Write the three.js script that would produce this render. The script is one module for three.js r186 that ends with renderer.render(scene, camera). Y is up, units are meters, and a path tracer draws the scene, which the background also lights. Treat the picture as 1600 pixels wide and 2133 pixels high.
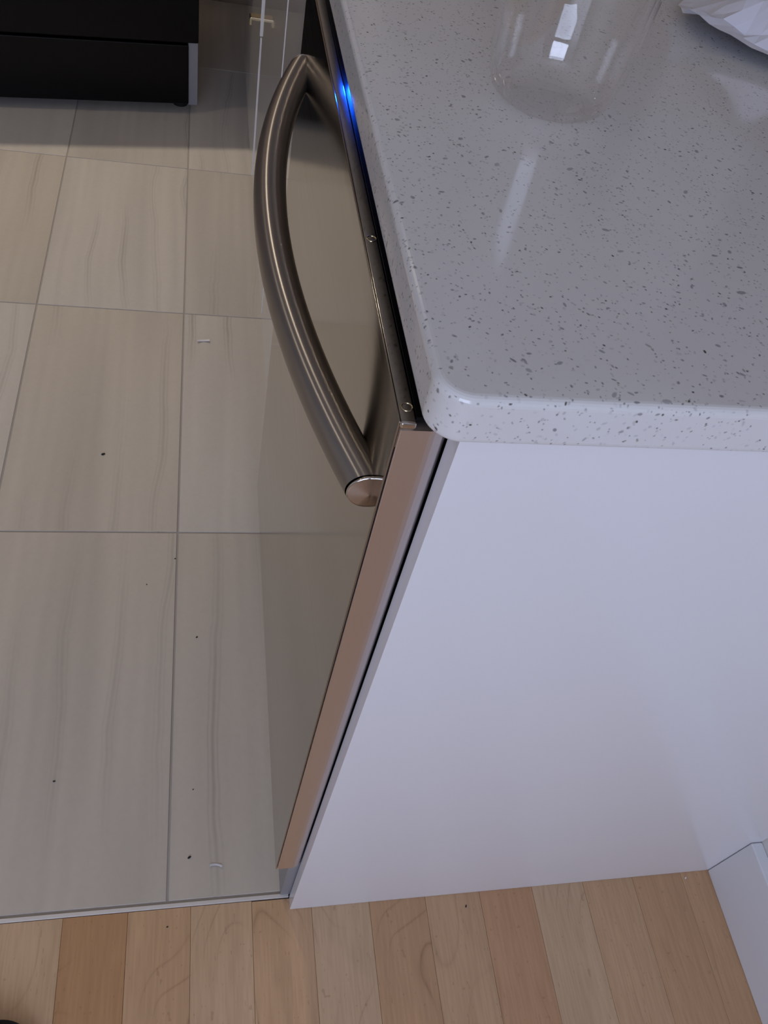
import * as THREE from 'three';
import { mergeGeometries } from 'three/addons/utils/BufferGeometryUtils.js';
import { RoundedBoxGeometry } from 'three/addons/geometries/RoundedBoxGeometry.js';
import { RectAreaLightUniformsLib } from 'three/addons/lights/RectAreaLightUniformsLib.js';
RectAreaLightUniformsLib.init();

// ---------------------------------------------------------------- camera, lights, exposure
const scene = new THREE.Scene();
const renderer = new THREE.WebGLRenderer({ antialias: true });
renderer.toneMapping = THREE.LinearToneMapping;
renderer.toneMappingExposure = 1.0;
renderer.shadowMap.enabled = true;
const camera = new THREE.PerspectiveCamera(63.4946, 1600 / 2133, 0.02, 30);
camera.rotation.order = 'YXZ';
camera.rotation.set(-0.86028, -0.34932, 0.28244);
camera.position.set(-0.12809, 1.17359, 0.27527);
scene.add(camera);
scene.background = new THREE.Color(0x11141c);

const CEIL = 2.44, WALLX = 0.636, LEFTX = -2.6, FARZ = -2.95, BACKZ = 2.3;
const COOL = new THREE.Color().setRGB(0.64, 0.73, 1.0);
const WARM = new THREE.Color().setRGB(1.0, 0.86, 0.68);
// daylight through the window behind the camera
const windowLight = new THREE.RectAreaLight(COOL, 5.8, 1.4, 1.2);
windowLight.position.set(-0.75, 1.55, BACKZ - 0.03);
windowLight.lookAt(-0.75, 1.55, 0);
scene.add(windowLight);

// ---------------------------------------------------------------- helpers
let seed = 20240611;
const rnd = () => { seed = (seed * 1664525 + 1013904223) >>> 0; return seed / 4294967296; };
const rr = (a, b) => a + (b - a) * rnd();
const used = {};
function numbered(name) {
  if (used[name] === undefined) { used[name] = 0; return name; }
  used[name]++; return `${name}_${String(used[name]).padStart(3, '0')}`;
}
function shade(o) { o.castShadow = true; o.receiveShadow = true; return o; }
function part(name, geo, mat, parent, label) {
  const m = shade(new THREE.Mesh(geo, mat)); m.name = name; parent.add(m);
  if (label) m.userData.label = label;
  return m;
}
function thing(name, label, category, pos = [0, 0, 0], turn = 0, group) {
  const o = new THREE.Group(); o.name = numbered(name); scene.add(o);
  o.position.set(...pos); o.rotation.y = turn; o.userData = { label, category };
  if (group) o.userData.group = group;
  return o;
}
function single(name, geo, mat, label, category, pos = [0, 0, 0], turn = 0, group) {
  const m = shade(new THREE.Mesh(geo, mat)); m.name = numbered(name); scene.add(m);
  m.position.set(...pos); m.rotation.y = turn; m.userData = { label, category };
  if (group) m.userData.group = group;
  return m;
}
function struct(name, geo, mat, parent = scene) {
  const m = shade(new THREE.Mesh(geo, mat)); m.name = name; parent.add(m); m.userData.kind = 'structure'; return m;
}
function structGroup(name) { const g = new THREE.Group(); g.name = name; g.userData.kind = 'structure'; scene.add(g); return g; }
// uv in metres from the dominant axis of each face
function boxUV(geo, k = 1, du = 0, dv = 0) {
  const g = geo.index ? geo.toNonIndexed() : geo; const p = g.attributes.position, uv = new Float32Array(p.count * 2);
  const a = new THREE.Vector3(), b = new THREE.Vector3(), c = new THREE.Vector3();
  for (let i = 0; i < p.count; i += 3) {
    a.fromBufferAttribute(p, i); b.fromBufferAttribute(p, i + 1); c.fromBufferAttribute(p, i + 2);
    const n = b.clone().sub(a).cross(c.clone().sub(a)); const ax = Math.abs(n.x), ay = Math.abs(n.y), az = Math.abs(n.z);
    for (let j = 0; j < 3; j++) {
      const v = [a, b, c][j]; let s, t;
      if (ay >= ax && ay >= az) { s = v.x; t = v.z; } else if (ax >= az) { s = v.y; t = v.z; } else { s = v.x; t = v.y; }
      uv[(i + j) * 2] = s * k + du; uv[(i + j) * 2 + 1] = t * k + dv;
    }
  }
  g.setAttribute('uv', new THREE.BufferAttribute(uv, 2)); return g;
}
// box between two corners; c > 0 rounds the edges
function bx(x0, x1, y0, y1, z0, z1, c = 0, seg = 2) {
  const w = x1 - x0, h = y1 - y0, d = z1 - z0;
  const g = c > 0 ? new RoundedBoxGeometry(w, h, d, seg, c) : new THREE.BoxGeometry(w, h, d);
  g.translate((x0 + x1) / 2, (y0 + y1) / 2, (z0 + z1) / 2); return g;
}
// slab with a chamfered top rim, 20 triangles; top at y = 0
function slab(w, d, h, c) {
  const lo = [], hi = [], bt = [];
  for (const [sx, sz] of [[-1, -1], [1, -1], [1, 1], [-1, 1]]) {
    hi.push([sx * (w / 2 - c), 0, sz * (d / 2 - c)]); lo.push([sx * w / 2, -c, sz * d / 2]); bt.push([sx * w / 2, -h, sz * d / 2]);
  }
  const v = []; const quad = (a, b, cc, dd) => v.push(...a, ...b, ...cc, ...a, ...cc, ...dd);
  quad(hi[3], hi[2], hi[1], hi[0]); quad(bt[0], bt[1], bt[2], bt[3]);
  for (let i = 0; i < 4; i++) { const j = (i + 1) % 4; quad(hi[i], hi[j], lo[j], lo[i]); quad(lo[i], lo[j], bt[j], bt[i]); }
  const g = new THREE.BufferGeometry(); g.setAttribute('position', new THREE.BufferAttribute(new Float32Array(v), 3)); g.computeVertexNormals(); return g;
}
// value noise (tiling)
function makeNoise(s) {
  const N = 256, t = new Float32Array(N * N); let q = s >>> 0;
  for (let i = 0; i < N * N; i++) { q = (q * 1664525 + 1013904223) >>> 0; t[i] = q / 4294967296; }
  return (x, y, px = 256, py = 256) => {
    let x0 = Math.floor(x), y0 = Math.floor(y); const fx = x - x0, fy = y - y0;
    const ux = fx * fx * (3 - 2 * fx), uy = fy * fy * (3 - 2 * fy);
    const m = (a, n) => ((a % n) + n) % n; const xa = m(x0, px), xb = m(x0 + 1, px), ya = m(y0, py), yb = m(y0 + 1, py);
    const A = t[ya * N + xa], B = t[ya * N + xb], C = t[yb * N + xa], D = t[yb * N + xb];
    return A + (B - A) * ux + (C - A) * uy + (A - B - C + D) * ux * uy;
  };
}
const nz = makeNoise(77), nz2 = makeNoise(991);
function dataTex(w, h, fn, srgb) {
  const d = new Uint8Array(w * h * 4);
  for (let y = 0; y < h; y++) for (let x = 0; x < w; x++) {
    const c = fn(x, y), i = (y * w + x) * 4;
    d[i] = Math.max(0, Math.min(255, c[0])); d[i + 1] = Math.max(0, Math.min(255, c[1])); d[i + 2] = Math.max(0, Math.min(255, c[2])); d[i + 3] = 255;
  }
  const t = new THREE.DataTexture(d, w, h); t.wrapS = t.wrapT = THREE.RepeatWrapping; t.magFilter = THREE.LinearFilter;
  t.minFilter = THREE.LinearMipmapLinearFilter; t.generateMipmaps = true;
  if (srgb) t.colorSpace = THREE.SRGBColorSpace; t.needsUpdate = true; return t;
}

// ---------------------------------------------------------------- textures and materials
// porcelain tile with soft veins running along z; 1.2 m square in uv
const tileTex = dataTex(1024, 1024, (x, y) => {
  const U = x / 1024, V = y / 1024;
  const warp = 0.5 * nz(U * 5, V * 2, 5, 2) + 0.12 * nz2(U * 12, V * 7, 12, 7) + 0.02 * nz(U * 40, V * 30, 40, 30);
  const band = nz(U * 30 + warp * 2, V * 2, 32, 2);
  const fine = nz2(U * 96 + warp * 5, V * 3, 101, 3);
  const ph = U * 16 + warp * 2.0; const fr = Math.abs(ph - Math.round(ph));
  const mask = Math.max(0, nz2(U * 9 + 3, V * 3 + 7, 9, 3) - 0.44) * 2;
  const vein = Math.exp(-fr * fr * 900) * mask + 0.55 * Math.exp(-Math.pow(fr - 0.09, 2) * 2500) * mask;
  const grain = (nz(U * 256, V * 200, 256, 200) - 0.5) * 3;
  const k = 1 - 0.05 * Math.max(0, band - 0.45) * 2 - 0.035 * fine - 0.15 * vein;
  return [200 * k + grain, 193 * k + grain, 184 * k + grain];
}, true);
// maple: grain along z; uv 1 = 0.5 m
const woodTex = dataTex(1024, 2048, (x, y) => {
  const U = x / 1024, V = y / 2048;
  const w = nz(U * 6, V * 3, 6, 3) * 1.3 + nz2(U * 14, V * 7, 14, 7) * 0.35;
  const ring = Math.abs(((U * 9 + w * 3.2) % 1) - 0.5) * 2; const line = Math.pow(ring, 14);
  const msk = Math.max(0, nz(U * 8 + 5, V * 5, 8, 5) - 0.35) * 1.6;
  const fib = nz2(U * 250, V * 18, 250, 18), pore = nz(U * 220 + 9, V * 70, 220, 70);
  let k = 1 - 0.16 * line * msk - 0.055 * fib - 0.05 * nz2(U * 30, V * 3, 30, 3);
  if (pore > 0.93) k -= 0.07;
  return [208 * k, 176 * Math.pow(k, 1.12), 142 * Math.pow(k, 1.25)];
}, true);
// quartz: light grey with dark and glassy chips; 0.8 m square
const quartzTex = (() => {
  const S = 2048, c = document.createElement('canvas'); c.width = c.height = S; const g = c.getContext('2d');
  g.fillStyle = '#dcdbda'; g.fillRect(0, 0, S, S);
  let q = 4242; const r = () => { q = (q * 1664525 + 1013904223) >>> 0; return q / 4294967296; };
  const chip = (x, y, rad, asp, an) => {
    for (const ox of [-S, 0, S]) for (const oy of [-S, 0, S]) {
      const X = x + ox, Y = y + oy; if (X < -40 || Y < -40 || X > S + 40 || Y > S + 40) continue;
      g.beginPath();
      for (let i = 0; i < 7; i++) {
        const t = i / 7 * Math.PI * 2, k = 0.75 + 0.5 * ((Math.sin(x * 3.1 + i * 5.7) + 1) / 2);
        const ax = Math.cos(t) * rad * k * asp, ay = Math.sin(t) * rad * k;
        const px = X + ax * Math.cos(an) - ay * Math.sin(an), py = Y + ax * Math.sin(an) + ay * Math.cos(an);
        i ? g.lineTo(px, py) : g.moveTo(px, py);
      }
      g.closePath(); g.fill();
    }
  };
  for (let i = 0; i < 20000; i++) { const v = 170 + r() * 50 | 0; g.fillStyle = `rgba(${v},${v - 1},${v},0.55)`; chip(r() * S, r() * S, 0.7 + r() * 1.4, 1 + r(), r() * 6.3); }
  for (let i = 0; i < 15000; i++) { const v = 95 + r() * 60 | 0; g.fillStyle = `rgba(${v},${v - 2},${v - 4},0.85)`; chip(r() * S, r() * S, 0.5 + r() * 0.7, 1 + r() * 1.4, r() * 6.3); }
  for (let i = 0; i < 2000; i++) { const v = 120 + r() * 45 | 0; g.fillStyle = `rgba(${v},${v},${v + 1},0.8)`; chip(r() * S, r() * S, 1.0 + r() * 1.3, 1.2 + r() * 1.3, r() * 6.3); }
  for (let i = 0; i < 320; i++) { const v = 135 + r() * 35 | 0; g.fillStyle = `rgba(${v},${v},${v + 2},0.75)`; chip(r() * S, r() * S, 1.8 + r() * 2.0, 1.2 + r(), r() * 6.3); }
  for (let i = 0; i < 900; i++) { const v = 60 + r() * 35 | 0; g.fillStyle = `rgba(${v},${v - 3},${v - 6},0.9)`; chip(r() * S, r() * S, 0.9 + r() * 0.8, 1 + r(), r() * 6.3); }
  const t = new THREE.CanvasTexture(c); t.colorSpace = THREE.SRGBColorSpace; t.wrapS = t.wrapT = THREE.RepeatWrapping; return t;
})();
// brushed metal: fine streaks along the v axis
const brushTex = dataTex(512, 512, (x, y) => {
  const v = 0.5 * nz(x / 2, y / 170, 256, 3) + 0.3 * nz2(x / 4, y / 128, 128, 4) + 0.2 * nz(x / 16, y / 256, 32, 2);
  const g = 110 + v * 110; return [g, g, g];
}, false);
const M = {
  white: new THREE.MeshPhysicalMaterial({ color: 0xe9e9ec, roughness: 0.2, specularIntensity: 1.0 }),
  gloss: new THREE.MeshPhysicalMaterial({ color: 0xdedee0, roughness: 0.08, clearcoat: 0.6, clearcoatRoughness: 0.05 }),
  wall: new THREE.MeshStandardMaterial({ color: 0xd9d5cf, roughness: 0.85 }),
  tan: new THREE.MeshStandardMaterial({ color: 0x8d7868, roughness: 0.7 }),
  trim: new THREE.MeshStandardMaterial({ color: 0xe4e5e8, roughness: 0.5 }),
  ceil: new THREE.MeshStandardMaterial({ color: 0xe2dfda, roughness: 0.9 }),
  grout: new THREE.MeshStandardMaterial({ color: 0xa39d97, roughness: 0.95 }),
  quartz: new THREE.MeshPhysicalMaterial({ map: quartzTex, roughness: 0.10, specularIntensity: 1.0 }),
  steel: new THREE.MeshPhysicalMaterial({ color: 0xa9a49c, metalness: 1, roughness: 0.2, roughnessMap: null }),
  steelHandle: new THREE.MeshPhysicalMaterial({ color: 0x9b9692, metalness: 1, roughness: 0.3, anisotropy: 0.85 }),
  steelDark: new THREE.MeshStandardMaterial({ color: 0x5a544c, metalness: 1, roughness: 0.3 }),
  steelSide: new THREE.MeshStandardMaterial({ color: 0xe2dad8, metalness: 1, roughness: 0.36 }),
  turned: new THREE.MeshStandardMaterial({ color: 0xc4bdbb, metalness: 1, roughness: 0.22 }),
  chrome: new THREE.MeshStandardMaterial({ color: 0xd2cfcc, metalness: 1, roughness: 0.06 }),
  brass: new THREE.MeshStandardMaterial({ color: 0xcfc3a2, metalness: 1, roughness: 0.18 }),
  blackGlass: new THREE.MeshPhysicalMaterial({ color: 0x08080a, roughness: 0.3, specularIntensity: 0.35 }),
  blackPlastic: new THREE.MeshStandardMaterial({ color: 0x121214, roughness: 0.4 }),
  rubber: new THREE.MeshStandardMaterial({ color: 0x0c0c0d, roughness: 0.8 }),
  greyPlastic: new THREE.MeshStandardMaterial({ color: 0x8d8f94, roughness: 0.35 }),
  glass: new THREE.MeshPhysicalMaterial({ color: 0xffffff, roughness: 0.0, transmission: 1, thickness: 0, ior: 1.7 }),
  paper: new THREE.MeshStandardMaterial({ color: 0xd9d9e2, roughness: 0.85, side: THREE.DoubleSide }),
  crumb: new THREE.MeshStandardMaterial({ color: 0x1d1a18, roughness: 0.9 }),
  chip: new THREE.MeshStandardMaterial({ color: 0xe8e4e0, roughness: 0.8 }),
  leather: new THREE.MeshStandardMaterial({ color: 0x1b1311, roughness: 0.45 }),
  strip: new THREE.MeshStandardMaterial({ color: 0xd6d1cc, metalness: 0.2, roughness: 0.45 }),
};
M.steel.roughnessMap = brushTex; M.steel.roughness = 0.2;

const tileMats = [0xffffff, 0xfaf7f2, 0xf6f5f4].map(c => new THREE.MeshPhysicalMaterial({ map: tileTex, color: c, roughness: 0.5, specularIntensity: 0.5 }));
const woodMats = [0xffffff, 0xf6eadd, 0xecd9c4, 0xfbf4ec, 0xf3e2d6].map(c => new THREE.MeshPhysicalMaterial({ map: woodTex, color: c, roughness: 0.34, specularIntensity: 0.7 }));

// ---------------------------------------------------------------- the room
{
  const floor = structGroup('floor');
  const p = (name, g, m) => part(name, g, m, floor);
  p('grout_bed', bx(LEFTX, WALLX, -0.06, -0.0016, FARZ, -0.0205), M.grout);
  p('subfloor', bx(LEFTX, WALLX, -0.06, -0.012, -0.0155, BACKZ), M.grout);
  p('edge_strip', bx(LEFTX, 0, -0.012, 0.001, -0.0205, -0.0152, 0.0008, 1), M.strip);
  // porcelain tiles on a 0.30 x 0.60 m grid
  const A0 = -0.15574, B0 = -0.62214, PX = 0.30, PZ = 0.59963, G = 0.0030;
  for (let j = -1; j < 4; j++) for (let i = -1; i < 8; i++) {
    let x1 = A0 - i * PX, x0 = x1 - PX, z1 = B0 - j * PZ, z0 = z1 - PZ;
    x0 = Math.max(x0, LEFTX); z0 = Math.max(z0, FARZ); if (x1 - x0 < 0.02 || z1 - z0 < 0.02) continue;
    if (i === -1) x1 = Math.min(x1, WALLX);
    const g = boxUV(slab(x1 - x0 - G, z1 - z0 - G, 0.009, 0.0007), 1 / 1.2, rnd(), rnd());
    const m = p('tile', g, tileMats[(rnd() * 3) | 0]); m.position.set((x0 + x1) / 2, 0, (z0 + z1) / 2);
  }
  // maple strip flooring
  const X0 = -0.28166, PW = 0.0777;
  const tone = { '-1': 0, 0: 2, 1: 3, 2: 0, 3: 3, 4: 0, 5: 1, 6: 3, 7: 4, 8: 0, 9: 3, 10: 1, 11: 1 };
  for (let k = -22; k <= 11; k++) {
    const x0 = Math.max(X0 + k * PW, LEFTX), x1 = Math.min(X0 + (k + 1) * PW, WALLX); if (x1 - x0 < 0.01) continue;
    const zs = x1 > 0.005 ? -0.014 : -0.0148;
    const brk = [zs, 0.55 + rnd() * 0.4, 1.4 + rnd() * 0.5, BACKZ];
    for (let s = 0; s < 3; s++) {
      const g = boxUV(slab(x1 - x0 - 0.0003, brk[s + 1] - brk[s] - 0.0004, 0.01, 0.0004), 2, rnd(), rnd());
      const ti = s === 0 && tone[k] !== undefined ? tone[k] : (rnd() * 5) | 0;
      const m = p('plank', g, woodMats[ti]); m.position.set((x0 + x1) / 2, 0, (brk[s] + brk[s + 1]) / 2);
    }
  }
}
struct('ceiling', bx(LEFTX - 0.1, WALLX + 0.1, CEIL, CEIL + 0.1, FARZ - 0.1, BACKZ + 0.1), M.ceil);
struct('wall_left', bx(LEFTX - 0.1, LEFTX, -0.06, CEIL, FARZ - 0.1, BACKZ + 0.1), M.wall);
struct('wall_far', bx(LEFTX, WALLX, -0.06, CEIL, FARZ - 0.1, FARZ), M.tan);
struct('wall_right', bx(WALLX, WALLX + 0.1, -0.06, CEIL, FARZ - 0.1, BACKZ + 0.1), M.wall);
{
  // back wall with a window opening
  const wx0 = -1.5, wx1 = 0.0, wy0 = 0.9, wy1 = 2.2, z0 = BACKZ, z1 = BACKZ + 0.1;
  const g = mergeGeometries([bx(LEFTX, wx0, -0.06, CEIL, z0, z1), bx(wx1, WALLX, -0.06, CEIL, z0, z1), bx(wx0, wx1, -0.06, wy0, z0, z1), bx(wx0, wx1, wy1, CEIL, z0, z1)]);
  struct('wall_back', g, M.wall);
  const w = structGroup('window_1');
  part('window_frame', mergeGeometries([bx(wx0, wx0 + 0.05, wy0, wy1, z0, z0 + 0.06), bx(wx1 - 0.05, wx1, wy0, wy1, z0, z0 + 0.06), bx(wx0, wx1, wy0, wy0 + 0.05, z0, z0 + 0.06), bx(wx0, wx1, wy1 - 0.05, wy1, z0, z0 + 0.06), bx(-0.775, -0.725, wy0, wy1, z0, z0 + 0.06)]), M.trim, w);
  const glow = new THREE.MeshStandardMaterial({ color: 0x000000, emissive: COOL, emissiveIntensity: 1.4 });
  for (const [a, b] of [[wx0 + 0.05, -0.775], [-0.725, wx1 - 0.05]]) part('pane', bx(a, b, wy0 + 0.05, wy1 - 0.05, z0 + 0.03, z0 + 0.036), glow, w);
}
struct('baseboard_right', mergeGeometries([bx(0.6185, WALLX, 0.0, 0.1255, 0.0004, BACKZ, 0.002, 1)]), M.trim);

// ---------------------------------------------------------------- white end panel
// tan wall panelling behind the worktop, with white wall left between the boards
{
  const t = thing('wall_panelling', 'tan wall panelling with white gaps behind the quartz countertop', 'panelling', [0, 0, 0]);
  const tan = M.tan;
  part('board', bx(WALLX - 0.010, WALLX - 0.0005, 0.9306, 1.160, FARZ + 0.001, 0.0), tan, t);
  for (const [z0, z1] of [[FARZ + 0.001, -1.49], [-1.35, -1.178], [-1.166, -1.10], [-0.75, 0.0]]) part('board', bx(WALLX - 0.010, WALLX - 0.0005, 1.1602, 1.478, z0, z1), tan, t);
}
{
  const t = thing('end_panel', 'tall white laminate end panel closing the dishwasher bay above the maple floor', 'panel', [0, 0, 0]);
  part('board', bx(0.0004, 0.6355, 0.0006, 0.8996, -0.0155, 0.0, 0.0004, 1), M.white, t);
}

// ---------------------------------------------------------------- quartz worktop
{
  const x0 = -0.0215, x1 = WALLX - 0.0005, z1 = 0.0128, z0 = FARZ + 0.001, r = 0.016, b = 0.0045;
  const s = new THREE.Shape();               // drawn in x, -z, inset by the bevel
  const X0 = x0 + b, X1 = x1 - b, Z1 = -(z1 - b), Z0 = -(z0 + b), R = r - b * 0.5;
  s.moveTo(X0 + R, Z1); s.lineTo(X1, Z1); s.lineTo(X1, Z0); s.lineTo(X0, Z0); s.lineTo(X0, Z1 + R); s.absarc(X0 + R, Z1 + R, R, Math.PI, Math.PI * 1.5, false);
  const g = new THREE.ExtrudeGeometry(s, { depth: 0.030 - 2 * b, bevelEnabled: true, bevelSize: b, bevelThickness: b, bevelSegments: 5, curveSegments: 14 });
  g.rotateX(-Math.PI / 2); g.translate(0, 0.900 + b, 0);
  single('countertop', boxUV(g, 1 / 0.8), M.quartz, 'pale grey speckled quartz countertop with a rounded corner over the dishwasher', 'countertop');
}

// ---------------------------------------------------------------- dishwasher
{
  const t = thing('dishwasher', 'stainless steel dishwasher with a bowed tubular handle under the quartz countertop', 'dishwasher', [0, 0, 0]);
  const zN = -0.0125, zF = -0.6130, F = -0.029;
  const uvz = (g) => boxUV(g, 3);
  part('door_skin', uvz(bx(F, -0.0279, 0.1408, 0.8895, zF, zN, 0.0005, 2)), M.steel, t);
  part('door_top', uvz(bx(-0.0278, -0.0195, 0.87, 0.8890, zF, zN - 0.0006, 0.0008, 2)), M.steel, t);
  part('top_end_cap', bx(-0.0282, -0.0197, 0.8862, 0.8902, zN - 0.0012, zN + 0.0018, 0.0012, 3), M.chrome, t, 'bright rounded metal end cap');
  // side plate: flat, then rolling back towards the tub
  {
    const prof = [[-0.0272, -0.0150], [-0.0272, zN - 0.0008], [-0.0270, zN - 0.0003], [-0.0264, zN], [-0.0110, zN], [-0.0080, zN - 0.0003], [-0.0053, zN - 0.0010], [-0.0030, zN - 0.0022], [-0.0012, zN - 0.0037], [-0.0001, zN - 0.0054]];
    const back = [[-0.0001, -0.04], [-0.0272, -0.04]];
    const s = new THREE.Shape(); [...prof, ...back].forEach(([x, z], i) => i ? s.lineTo(x, -z) : s.moveTo(x, -z));
    const g = new THREE.ExtrudeGeometry(s, { depth: 0.8835 - 0.1412, bevelEnabled: false }); g.rotateX(-Math.PI / 2); g.translate(0, 0.1412, 0);
    part('side_plate', uvz(g), M.steelSide, t, 'brushed steel side of the door');
  }
  part('inner_door', bx(-0.0194, 0.03, 0.1412, 0.8832, zF, -0.0405, 0.001, 1), M.blackPlastic, t);
  part('control_strip', bx(-0.0186, 0.004, 0.8836, 0.8872, zF + 0.004, zN - 0.006, 0.0006, 1), M.blackGlass, t, 'black control strip along the top of the door');
  part('tub', bx(0.031, 0.60, 0.10, 0.88, zF, -0.018), M.greyPlastic, t);
  part('kick_plate', bx(-0.0114, 0.02, 0.001, 0.138, zF, -0.0185, 0.001, 1), M.greyPlastic, t, 'grey kick plate below the door');
  for (const z of [-0.024, -0.173]) {
    const g = new THREE.TorusGeometry(0.0030, 0.0005, 8, 24); g.rotateX(Math.PI / 2); g.translate(-0.0231, 0.8890, z);
    part('screw_cap', g, M.brass, t);
  }
  // bowed handle: circular sections in planes of constant z
  const zc = -0.3000, hl = 0.2700, bow = 0.0435, H = 0.8165, rad = 0.0130;
  const cx = z => -0.0302 - bow * (1 - Math.pow((z - zc) / hl, 2));
  const NZ = 96, NA = 48, pos = [], uv = [], idx = [];
  for (let i = 0; i <= NZ; i++) {
    const z = zc + hl - 2 * hl * i / NZ, sl = 2 * bow * (z - zc) / (hl * hl), st = Math.sqrt(1 + sl * sl);
    for (let a = 0; a <= NA; a++) { const th = a / NA * Math.PI * 2; pos.push(cx(z) + Math.cos(th) * rad * st, H + Math.sin(th) * rad, z); uv.push(i / NZ * 2, a / NA); }
  }
  for (let i = 0; i < NZ; i++) for (let a = 0; a < NA; a++) { const p0 = i * (NA + 1) + a, p1 = p0 + NA + 1; idx.push(p0, p0 + 1, p1, p1, p0 + 1, p1 + 1); }
  const hg = new THREE.BufferGeometry(); hg.setAttribute('position', new THREE.Float32BufferAttribute(pos, 3)); hg.setAttribute('uv', new THREE.Float32BufferAttribute(uv, 2)); hg.setIndex(idx); hg.computeVertexNormals();
  const handle = part('handle', hg, M.steelHandle, t, 'bowed brushed steel tube handle');
  for (const s of [1, -1]) {
    const z = zc + s * hl;
    const lp = [[0.0118, -0.002], [0.0118, 0.0006], [0.0131, 0.0009], [0.0131, 0.0022], [0.0126, 0.0027], [0.0120, 0.0028]].map(([r, y]) => new THREE.Vector2(r, y));
    const g = new THREE.LatheGeometry(lp, 48); g.rotateX(s > 0 ? Math.PI / 2 : -Math.PI / 2); g.translate(cx(z), H, z);
    part('end_ring', g, M.chrome, handle, 'polished ring at the tube end');
    const d = new THREE.LatheGeometry([new THREE.Vector2(0.0121, 0.0020), new THREE.Vector2(0.0119, 0.0027), new THREE.Vector2(0, 0.0046)], 48); d.rotateX(s > 0 ? Math.PI / 2 : -Math.PI / 2); d.translate(cx(z), H, z);
    part('end_cap', d, M.turned, handle, 'turned metal disc closing the tube');
  }
  // blue status light in the control strip, shining out of the gap below the worktop
  const led = new THREE.MeshStandardMaterial({ color: 0x001030, emissive: new THREE.Color().setRGB(0.005, 0.09, 1.0), emissiveIntensity: 3 });
  part('status_light', bx(-0.0060, -0.0030, 0.8873, 0.8884, -0.412, -0.378, 0.0004, 1), led, t, 'glowing blue status light');
  const pl = new THREE.PointLight(new THREE.Color().setRGB(0.005, 0.09, 1.0), 0.0085, 0, 2); pl.position.set(-0.0100, 0.8945, -0.395); pl.castShadow = true; pl.shadow.radius = 0.15; pl.name = 'status_light_lamp'; t.add(pl);
}

// ---------------------------------------------------------------- white gloss base cabinets beyond the dishwasher
function cabinet(label, z1, z0, X, fronts, pulls) {
  const t = thing('base_cabinet', label, 'cabinet', [0, 0, (z0 + z1) / 2], 0, 'white gloss base cabinets');
  const h = (z1 - z0) / 2;
  part('carcass', bx(0.022, 0.60, 0.09, 0.899, -h + 0.0005, h - 0.0005), M.white, t);
  part('toe_kick', bx(0.055, 0.07, 0.001, 0.0895, -h + 0.0005, h - 0.0005), M.white, t);
  fronts.forEach(([y0, y1, dx], i) => {
    const d = part(fronts.length > 1 ? 'drawer_front' : 'door', bx(X + dx, 0.0215, y0, y1, -h + 0.0015, h - 0.0015, 0.0012, 2), M.gloss, t);
    if (pulls && pulls[i]) {
      const [py, pz] = pulls[i];
      const s = new THREE.Shape(); // open tab pull seen end on
      s.moveTo(0, 0); s.lineTo(-0.018, 0); s.quadraticCurveTo(-0.022, 0, -0.022, -0.004); s.lineTo(-0.022, -0.014); s.lineTo(-0.019, -0.014); s.lineTo(-0.019, -0.004); s.lineTo(0, -0.004); s.closePath();
      const g = new THREE.ExtrudeGeometry(s, { depth: 0.024, bevelEnabled: true, bevelSize: 0.0005, bevelThickness: 0.0005, bevelSegments: 2 });
      g.translate(X + dx, py, pz - 0.024 - (z0 + z1) / 2); part('pull', g, M.brass, d, 'polished metal tab pull');
    }
  });
}
cabinet('white gloss base cabinet door right beside the dishwasher', -0.6160, -1.1180, 0.0, [[0.092, 0.885, 0.001]]);
cabinet('white gloss base cabinet door between the dishwasher cabinet and the drawers', -1.1185, -1.6600, 0.0, [[0.092, 0.885, 0]]);
cabinet('white gloss drawer cabinet with a polished tab pull near the range', -1.6605, -2.3900, -0.002, [[0.088, 0.408, 0], [0.411, 0.885, -0.0015]], [null, [0.442, -1.672]]);
{
  const t = thing('corner_unit', 'white corner unit set back beside the range', 'cabinet', [0, 0, 0]);
  part('carcass', bx(0.03, 0.62, 0.10, 0.899, FARZ + 0.001, -2.3915), M.white, t);
  part('toe_kick', bx(0.05, 0.06, 0.001, 0.0995, FARZ + 0.001, -2.3915), M.white, t);
}

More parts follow.
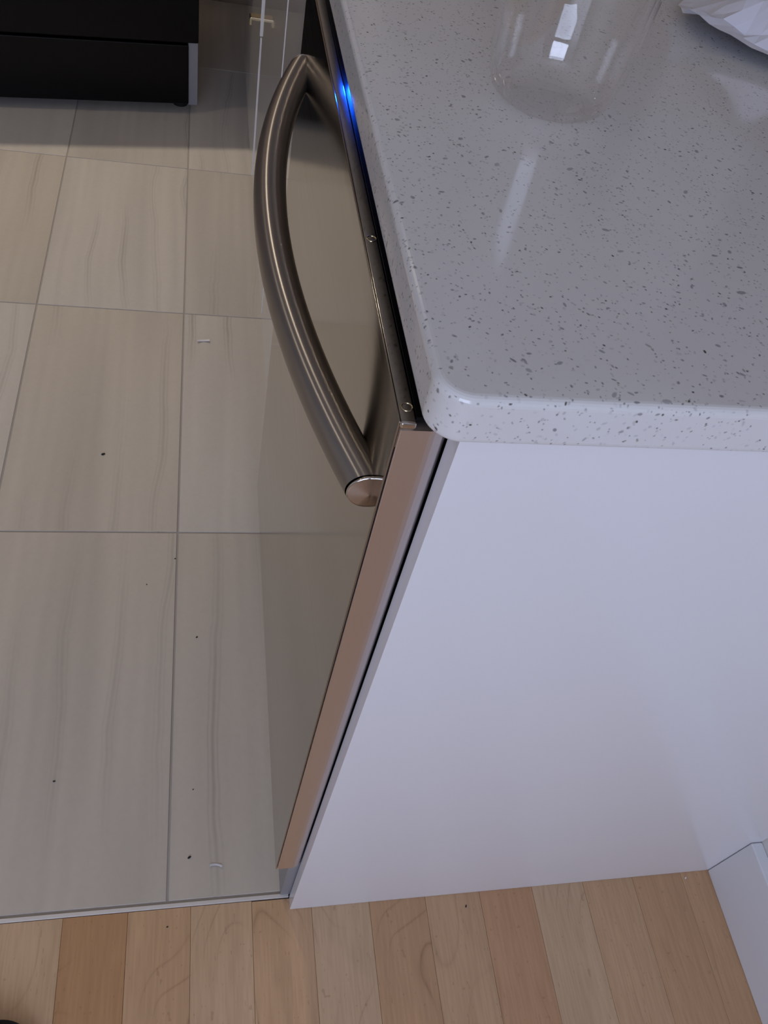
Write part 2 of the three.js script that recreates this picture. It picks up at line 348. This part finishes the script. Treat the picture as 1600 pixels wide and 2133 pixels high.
// ---------------------------------------------------------------- black range, pulled out and a little askew
{
  const ang = Math.atan2(0.1766, 0.9843);
  const t = thing('range_oven', 'black freestanding range pulled out askew on the tile floor', 'range', [-0.1428, 0, -2.1192], ang);
  // local: -x to the left along the front, -z into the range
  part('body', bx(-0.755, 0.009, 0.03, 0.90, -0.66, -0.045, 0.003, 1), M.blackPlastic, t);
  part('side_strip', bx(-0.0165, 0.0092, 0.024, 0.190, -0.0445, -0.004, 0.0015, 1), new THREE.MeshStandardMaterial({ color: 0x8f8f96, metalness: 0.15, roughness: 0.5 }), t, 'bare grey metal side frame beside the drawer');
  part('drawer', bx(-0.735, -0.0170, 0.030, 0.186, -0.044, 0.004, 0.003, 2), M.blackGlass, t);
  const door = part('oven_door', bx(-0.755, 0.0092, 0.192, 0.74, -0.044, 0.006, 0.004, 2), M.blackGlass, t);
  part('door_handle', (() => { const g = new THREE.CylinderGeometry(0.012, 0.012, 0.66, 24); g.rotateZ(Math.PI / 2); g.translate(-0.373, 0.70, 0.05); const a = bx(-0.68, -0.66, 0.69, 0.71, 0.0, 0.05), b = bx(-0.09, -0.07, 0.69, 0.71, 0.0, 0.05); return mergeGeometries([g, a, b]); })(), M.steelDark, door);
  part('control_panel', bx(-0.755, 0.009, 0.745, 0.895, -0.044, 0.004, 0.004, 2), M.blackGlass, t);
  part('cooktop', bx(-0.757, 0.011, 0.9005, 0.915, -0.66, 0.006, 0.004, 2), M.blackGlass, t);
  for (const [x, z] of [[-0.03, -0.06], [-0.72, -0.06], [-0.03, -0.62], [-0.72, -0.62]]) {
    const g = new THREE.CylinderGeometry(0.016, 0.02, 0.0295, 20); g.translate(x, 0.0150, z); part('foot', g, M.rubber, t);
  }
}

// ---------------------------------------------------------------- ceiling spots over the kitchen
function spot(x, z, power, label) {   // the lens glows in step with its lamp
  const t = thing('ceiling_spot', label, 'ceiling light', [x, CEIL, z]);
  const ring = new THREE.TorusGeometry(0.05, 0.006, 10, 40); ring.rotateX(Math.PI / 2); ring.translate(0, -0.004, 0); part('trim_ring', ring, M.trim, t);
  const lens = new THREE.CylinderGeometry(0.044, 0.044, 0.003, 40); lens.translate(0, -0.002, 0);
  part('lens', lens, new THREE.MeshStandardMaterial({ color: 0x000000, emissive: WARM, emissiveIntensity: 2.6 * power }), t, 'glowing warm lens');
  const l = new THREE.SpotLight(WARM, power, 0, 1.1, 0.6, 2); l.position.set(0, -0.012, 0); l.target.position.set(0, -2, 0); l.castShadow = true; l.shadow.radius = 1.6; l.name = 'spot_lamp';
  t.add(l); t.add(l.target);
}
spot(-0.77, -2.26, 6.2, 'warm recessed ceiling spot above the range');
spot(-1.55, -1.25, 1.6, 'dimmer warm recessed ceiling spot over the open tile floor');

// ---------------------------------------------------------------- wall cabinets over the worktop (mirrored in it)
for (const [z1, z0, label] of [[-0.62, -1.22, 'white wall cabinet hung above the glass vase'], [-1.222, -1.90, 'white wall cabinet hung above the gloss base cabinets'], [-1.902, -2.94, 'white wall cabinet hung in the corner by the range']]) {
  const t = thing('wall_cabinet', label, 'cabinet', [0.47, 1.48, (z0 + z1) / 2], 0, 'white wall cabinets'); const h = (z1 - z0) / 2;
  part('carcass', bx(-0.145, 0.1655, 0, 0.90, -h, h), M.ceil, t);
  part('door', bx(-0.165, -0.1455, -0.004, 0.898, -h + 0.0015, h - 0.0015, 0.0012, 2), M.ceil, t);
}

// ---------------------------------------------------------------- things on the worktop
{
  const prof = [[0, 0.001], [0.028, 0.0006], [0.036, 0.0022], [0.042, 0.0075], [0.0455, 0.016], [0.048, 0.03], [0.056, 0.15], [0.058, 0.20], [0.0562, 0.2012], [0.0545, 0.20], [0.0526, 0.15], [0.0446, 0.03], [0.0425, 0.018], [0.039, 0.0105], [0.034, 0.0065], [0.026, 0.005], [0, 0.005]].map(([r, y]) => new THREE.Vector2(r, y));
  single('glass_vase', new THREE.LatheGeometry(prof, 96), M.glass, 'clear round glass vase standing on the quartz countertop', 'vase', [0.112, 0.9302, -0.300]);
}
function crumpled(w, d, h, sd, nx = 26, ny = 20) {
  const n1 = makeNoise(sd); const pos = [], uv = [], idx = [];
  for (let j = 0; j <= ny; j++) for (let i = 0; i <= nx; i++) {
    const u = i / nx, v = j / ny; const e = Math.min(1, 4 * Math.min(u, 1 - u, v, 1 - v) + 0.15);
    const f = Math.abs(n1(u * 3.1 + 1, v * 2.7) - 0.5) * 2, f2 = Math.abs(n1(u * 7 + 20, v * 6 + 9) - 0.5) * 2;
    pos.push((u - 0.5) * w + 0.02 * (n1(u * 4 + 40, v * 4) - 0.5), 0.001 + h * (0.25 + 0.75 * e) * (0.30 + 0.8 * f + 0.35 * f2), (v - 0.5) * d + 0.02 * (n1(u * 4, v * 4 + 60) - 0.5)); uv.push(u, v);
  }
  for (let j = 0; j < ny; j++) for (let i = 0; i < nx; i++) { const a = j * (nx + 1) + i, b = a + nx + 1; idx.push(a, b, a + 1, b, b + 1, a + 1); }
  let g = new THREE.BufferGeometry(); g.setAttribute('position', new THREE.Float32BufferAttribute(pos, 3)); g.setAttribute('uv', new THREE.Float32BufferAttribute(uv, 2)); g.setIndex(idx);
  g = g.toNonIndexed(); g.computeVertexNormals(); return g;
}
single('crumpled_paper', crumpled(0.30, 0.22, 0.05, 5), M.paper, 'white crumpled paper heap on the quartz countertop by the wall', 'paper', [0.462, 0.9302, -0.482], -0.60);

// ---------------------------------------------------------------- litter on the floor
const curl = (l, w, hgt) => { // small curled paper shaving
  const g = new THREE.PlaneGeometry(l, w, 8, 1); const p = g.attributes.position;
  for (let i = 0; i < p.count; i++) { const x = p.getX(i), y = p.getY(i); p.setXYZ(i, x, 0.0006 + hgt * Math.pow(2 * x / l, 2) + 0.2 * hgt * (y > 0 ? 1 : 0), y + 0.15 * l * Math.pow(2 * x / l, 2)); }
  g.computeVertexNormals(); return g;
};
single('paper_scrap', curl(0.026, 0.007, 0.004), M.paper, 'small curled white paper scrap on the tile past the dishwasher handle', 'paper scrap', [-0.115, 0, -1.134], 0.15);
single('paper_scrap', curl(0.016, 0.003, 0.002), M.paper, 'tiny white paper sliver on the tile near the dishwasher kick plate', 'paper scrap', [-0.094, 0, -0.064], -0.15);
const grit = (r) => { const g = new THREE.IcosahedronGeometry(r, 0); g.scale(1.5, 0.6, 0.8); g.translate(0, r * 0.5, 0); return g; };
for (const [x, z, r, label] of [
  [-0.292, -0.80, 0.0028, 'largest dark crumb of grit on the pale tile'], [-0.159, -0.566, 0.0012, 'dark crumb beside the lengthwise grout joint'],
  [-0.129, -0.076, 0.0019, 'dark crumb on the tile beside the paper sliver'], [-0.122, -0.413, 0.0014, 'dark crumb on the narrow tile along the dishwasher door'],
  [-0.125, -0.168, 0.0009, 'tiny dark speck on the tile along the dishwasher kick plate'], [-0.311, -0.191, 0.0014, 'small dark crumb on the wide tile by the metal edge strip'],
  [-0.203, -0.514, 0.0010, 'faint small speck on the wide tile below the cross grout joint']])
  single('dark_crumb', grit(r), M.crumb, label, 'crumb', [x, 0, z], x * 20, 'dark crumbs on the tile floor');
single('wood_crumb', grit(0.0014), M.crumb, 'dark crumb on the maple floor below the white panel', 'crumb', [0.24, 0, 0.017], 1.2);
single('wood_crumb', grit(0.0010), M.crumb, 'dark speck on the maple floor beside the metal edge strip', 'crumb', [-0.155, 0, 0.007], 0.3);
single('white_chip', grit(0.0016), M.chip, 'white paint chip on the maple floor by the baseboard corner', 'paint chip', [0.579, 0, 0.008], 0.8);

// ---------------------------------------------------------------- shoe tip at the edge of the frame
{
  const t = thing('shoe', 'dark brown leather shoe toe on the maple floor', 'shoe', [-0.345, 0, 0.094], 0.05);
  const pos = [], idx = []; const NS = 28, NA = 28, L = 0.28;
  for (let i = 0; i <= NS; i++) {
    const s = i / NS; const w = 0.048 * Math.pow(Math.sin(Math.min(1, s * 3.2) * Math.PI / 2), 0.6) * (1 - 0.22 * Math.max(0, s - 0.35)); const h = 0.052 * Math.pow(Math.sin(Math.min(1, s * 2.2 + 0.06) * Math.PI / 2), 0.7) + 0.05 * Math.max(0, s - 0.4);
    for (let a = 0; a <= NA; a++) { const th = Math.PI * a / NA; pos.push(Math.cos(th) * w, 0.014 + Math.sin(th) * h, s * L); }
  }
  for (let i = 0; i < NS; i++) for (let a = 0; a < NA; a++) { const q = i * (NA + 1) + a; idx.push(q, q + 1, q + NA + 1, q + 1, q + NA + 2, q + NA + 1); }
  const g = new THREE.BufferGeometry(); g.setAttribute('position', new THREE.Float32BufferAttribute(pos, 3)); g.setIndex(idx); g.computeVertexNormals();
  const lm = M.leather.clone(); lm.side = THREE.DoubleSide; part('upper', g, lm, t);
  const s = new THREE.Shape(); s.moveTo(-0.05, -0.06); s.quadraticCurveTo(-0.05, 0.003, 0, 0.003); s.quadraticCurveTo(0.05, 0.003, 0.05, -0.06); s.lineTo(0.042, -0.24); s.quadraticCurveTo(0.04, -0.285, 0, -0.285); s.quadraticCurveTo(-0.04, -0.285, -0.042, -0.24); s.closePath();
  const sg = new THREE.ExtrudeGeometry(s, { depth: 0.015, bevelEnabled: false, curveSegments: 16 }); sg.rotateX(-Math.PI / 2); part('sole', sg, M.rubber, t);
}
scene.traverse(o => { if (o.isMesh) { o.castShadow = true; o.receiveShadow = true; } });
renderer.render(scene, camera);
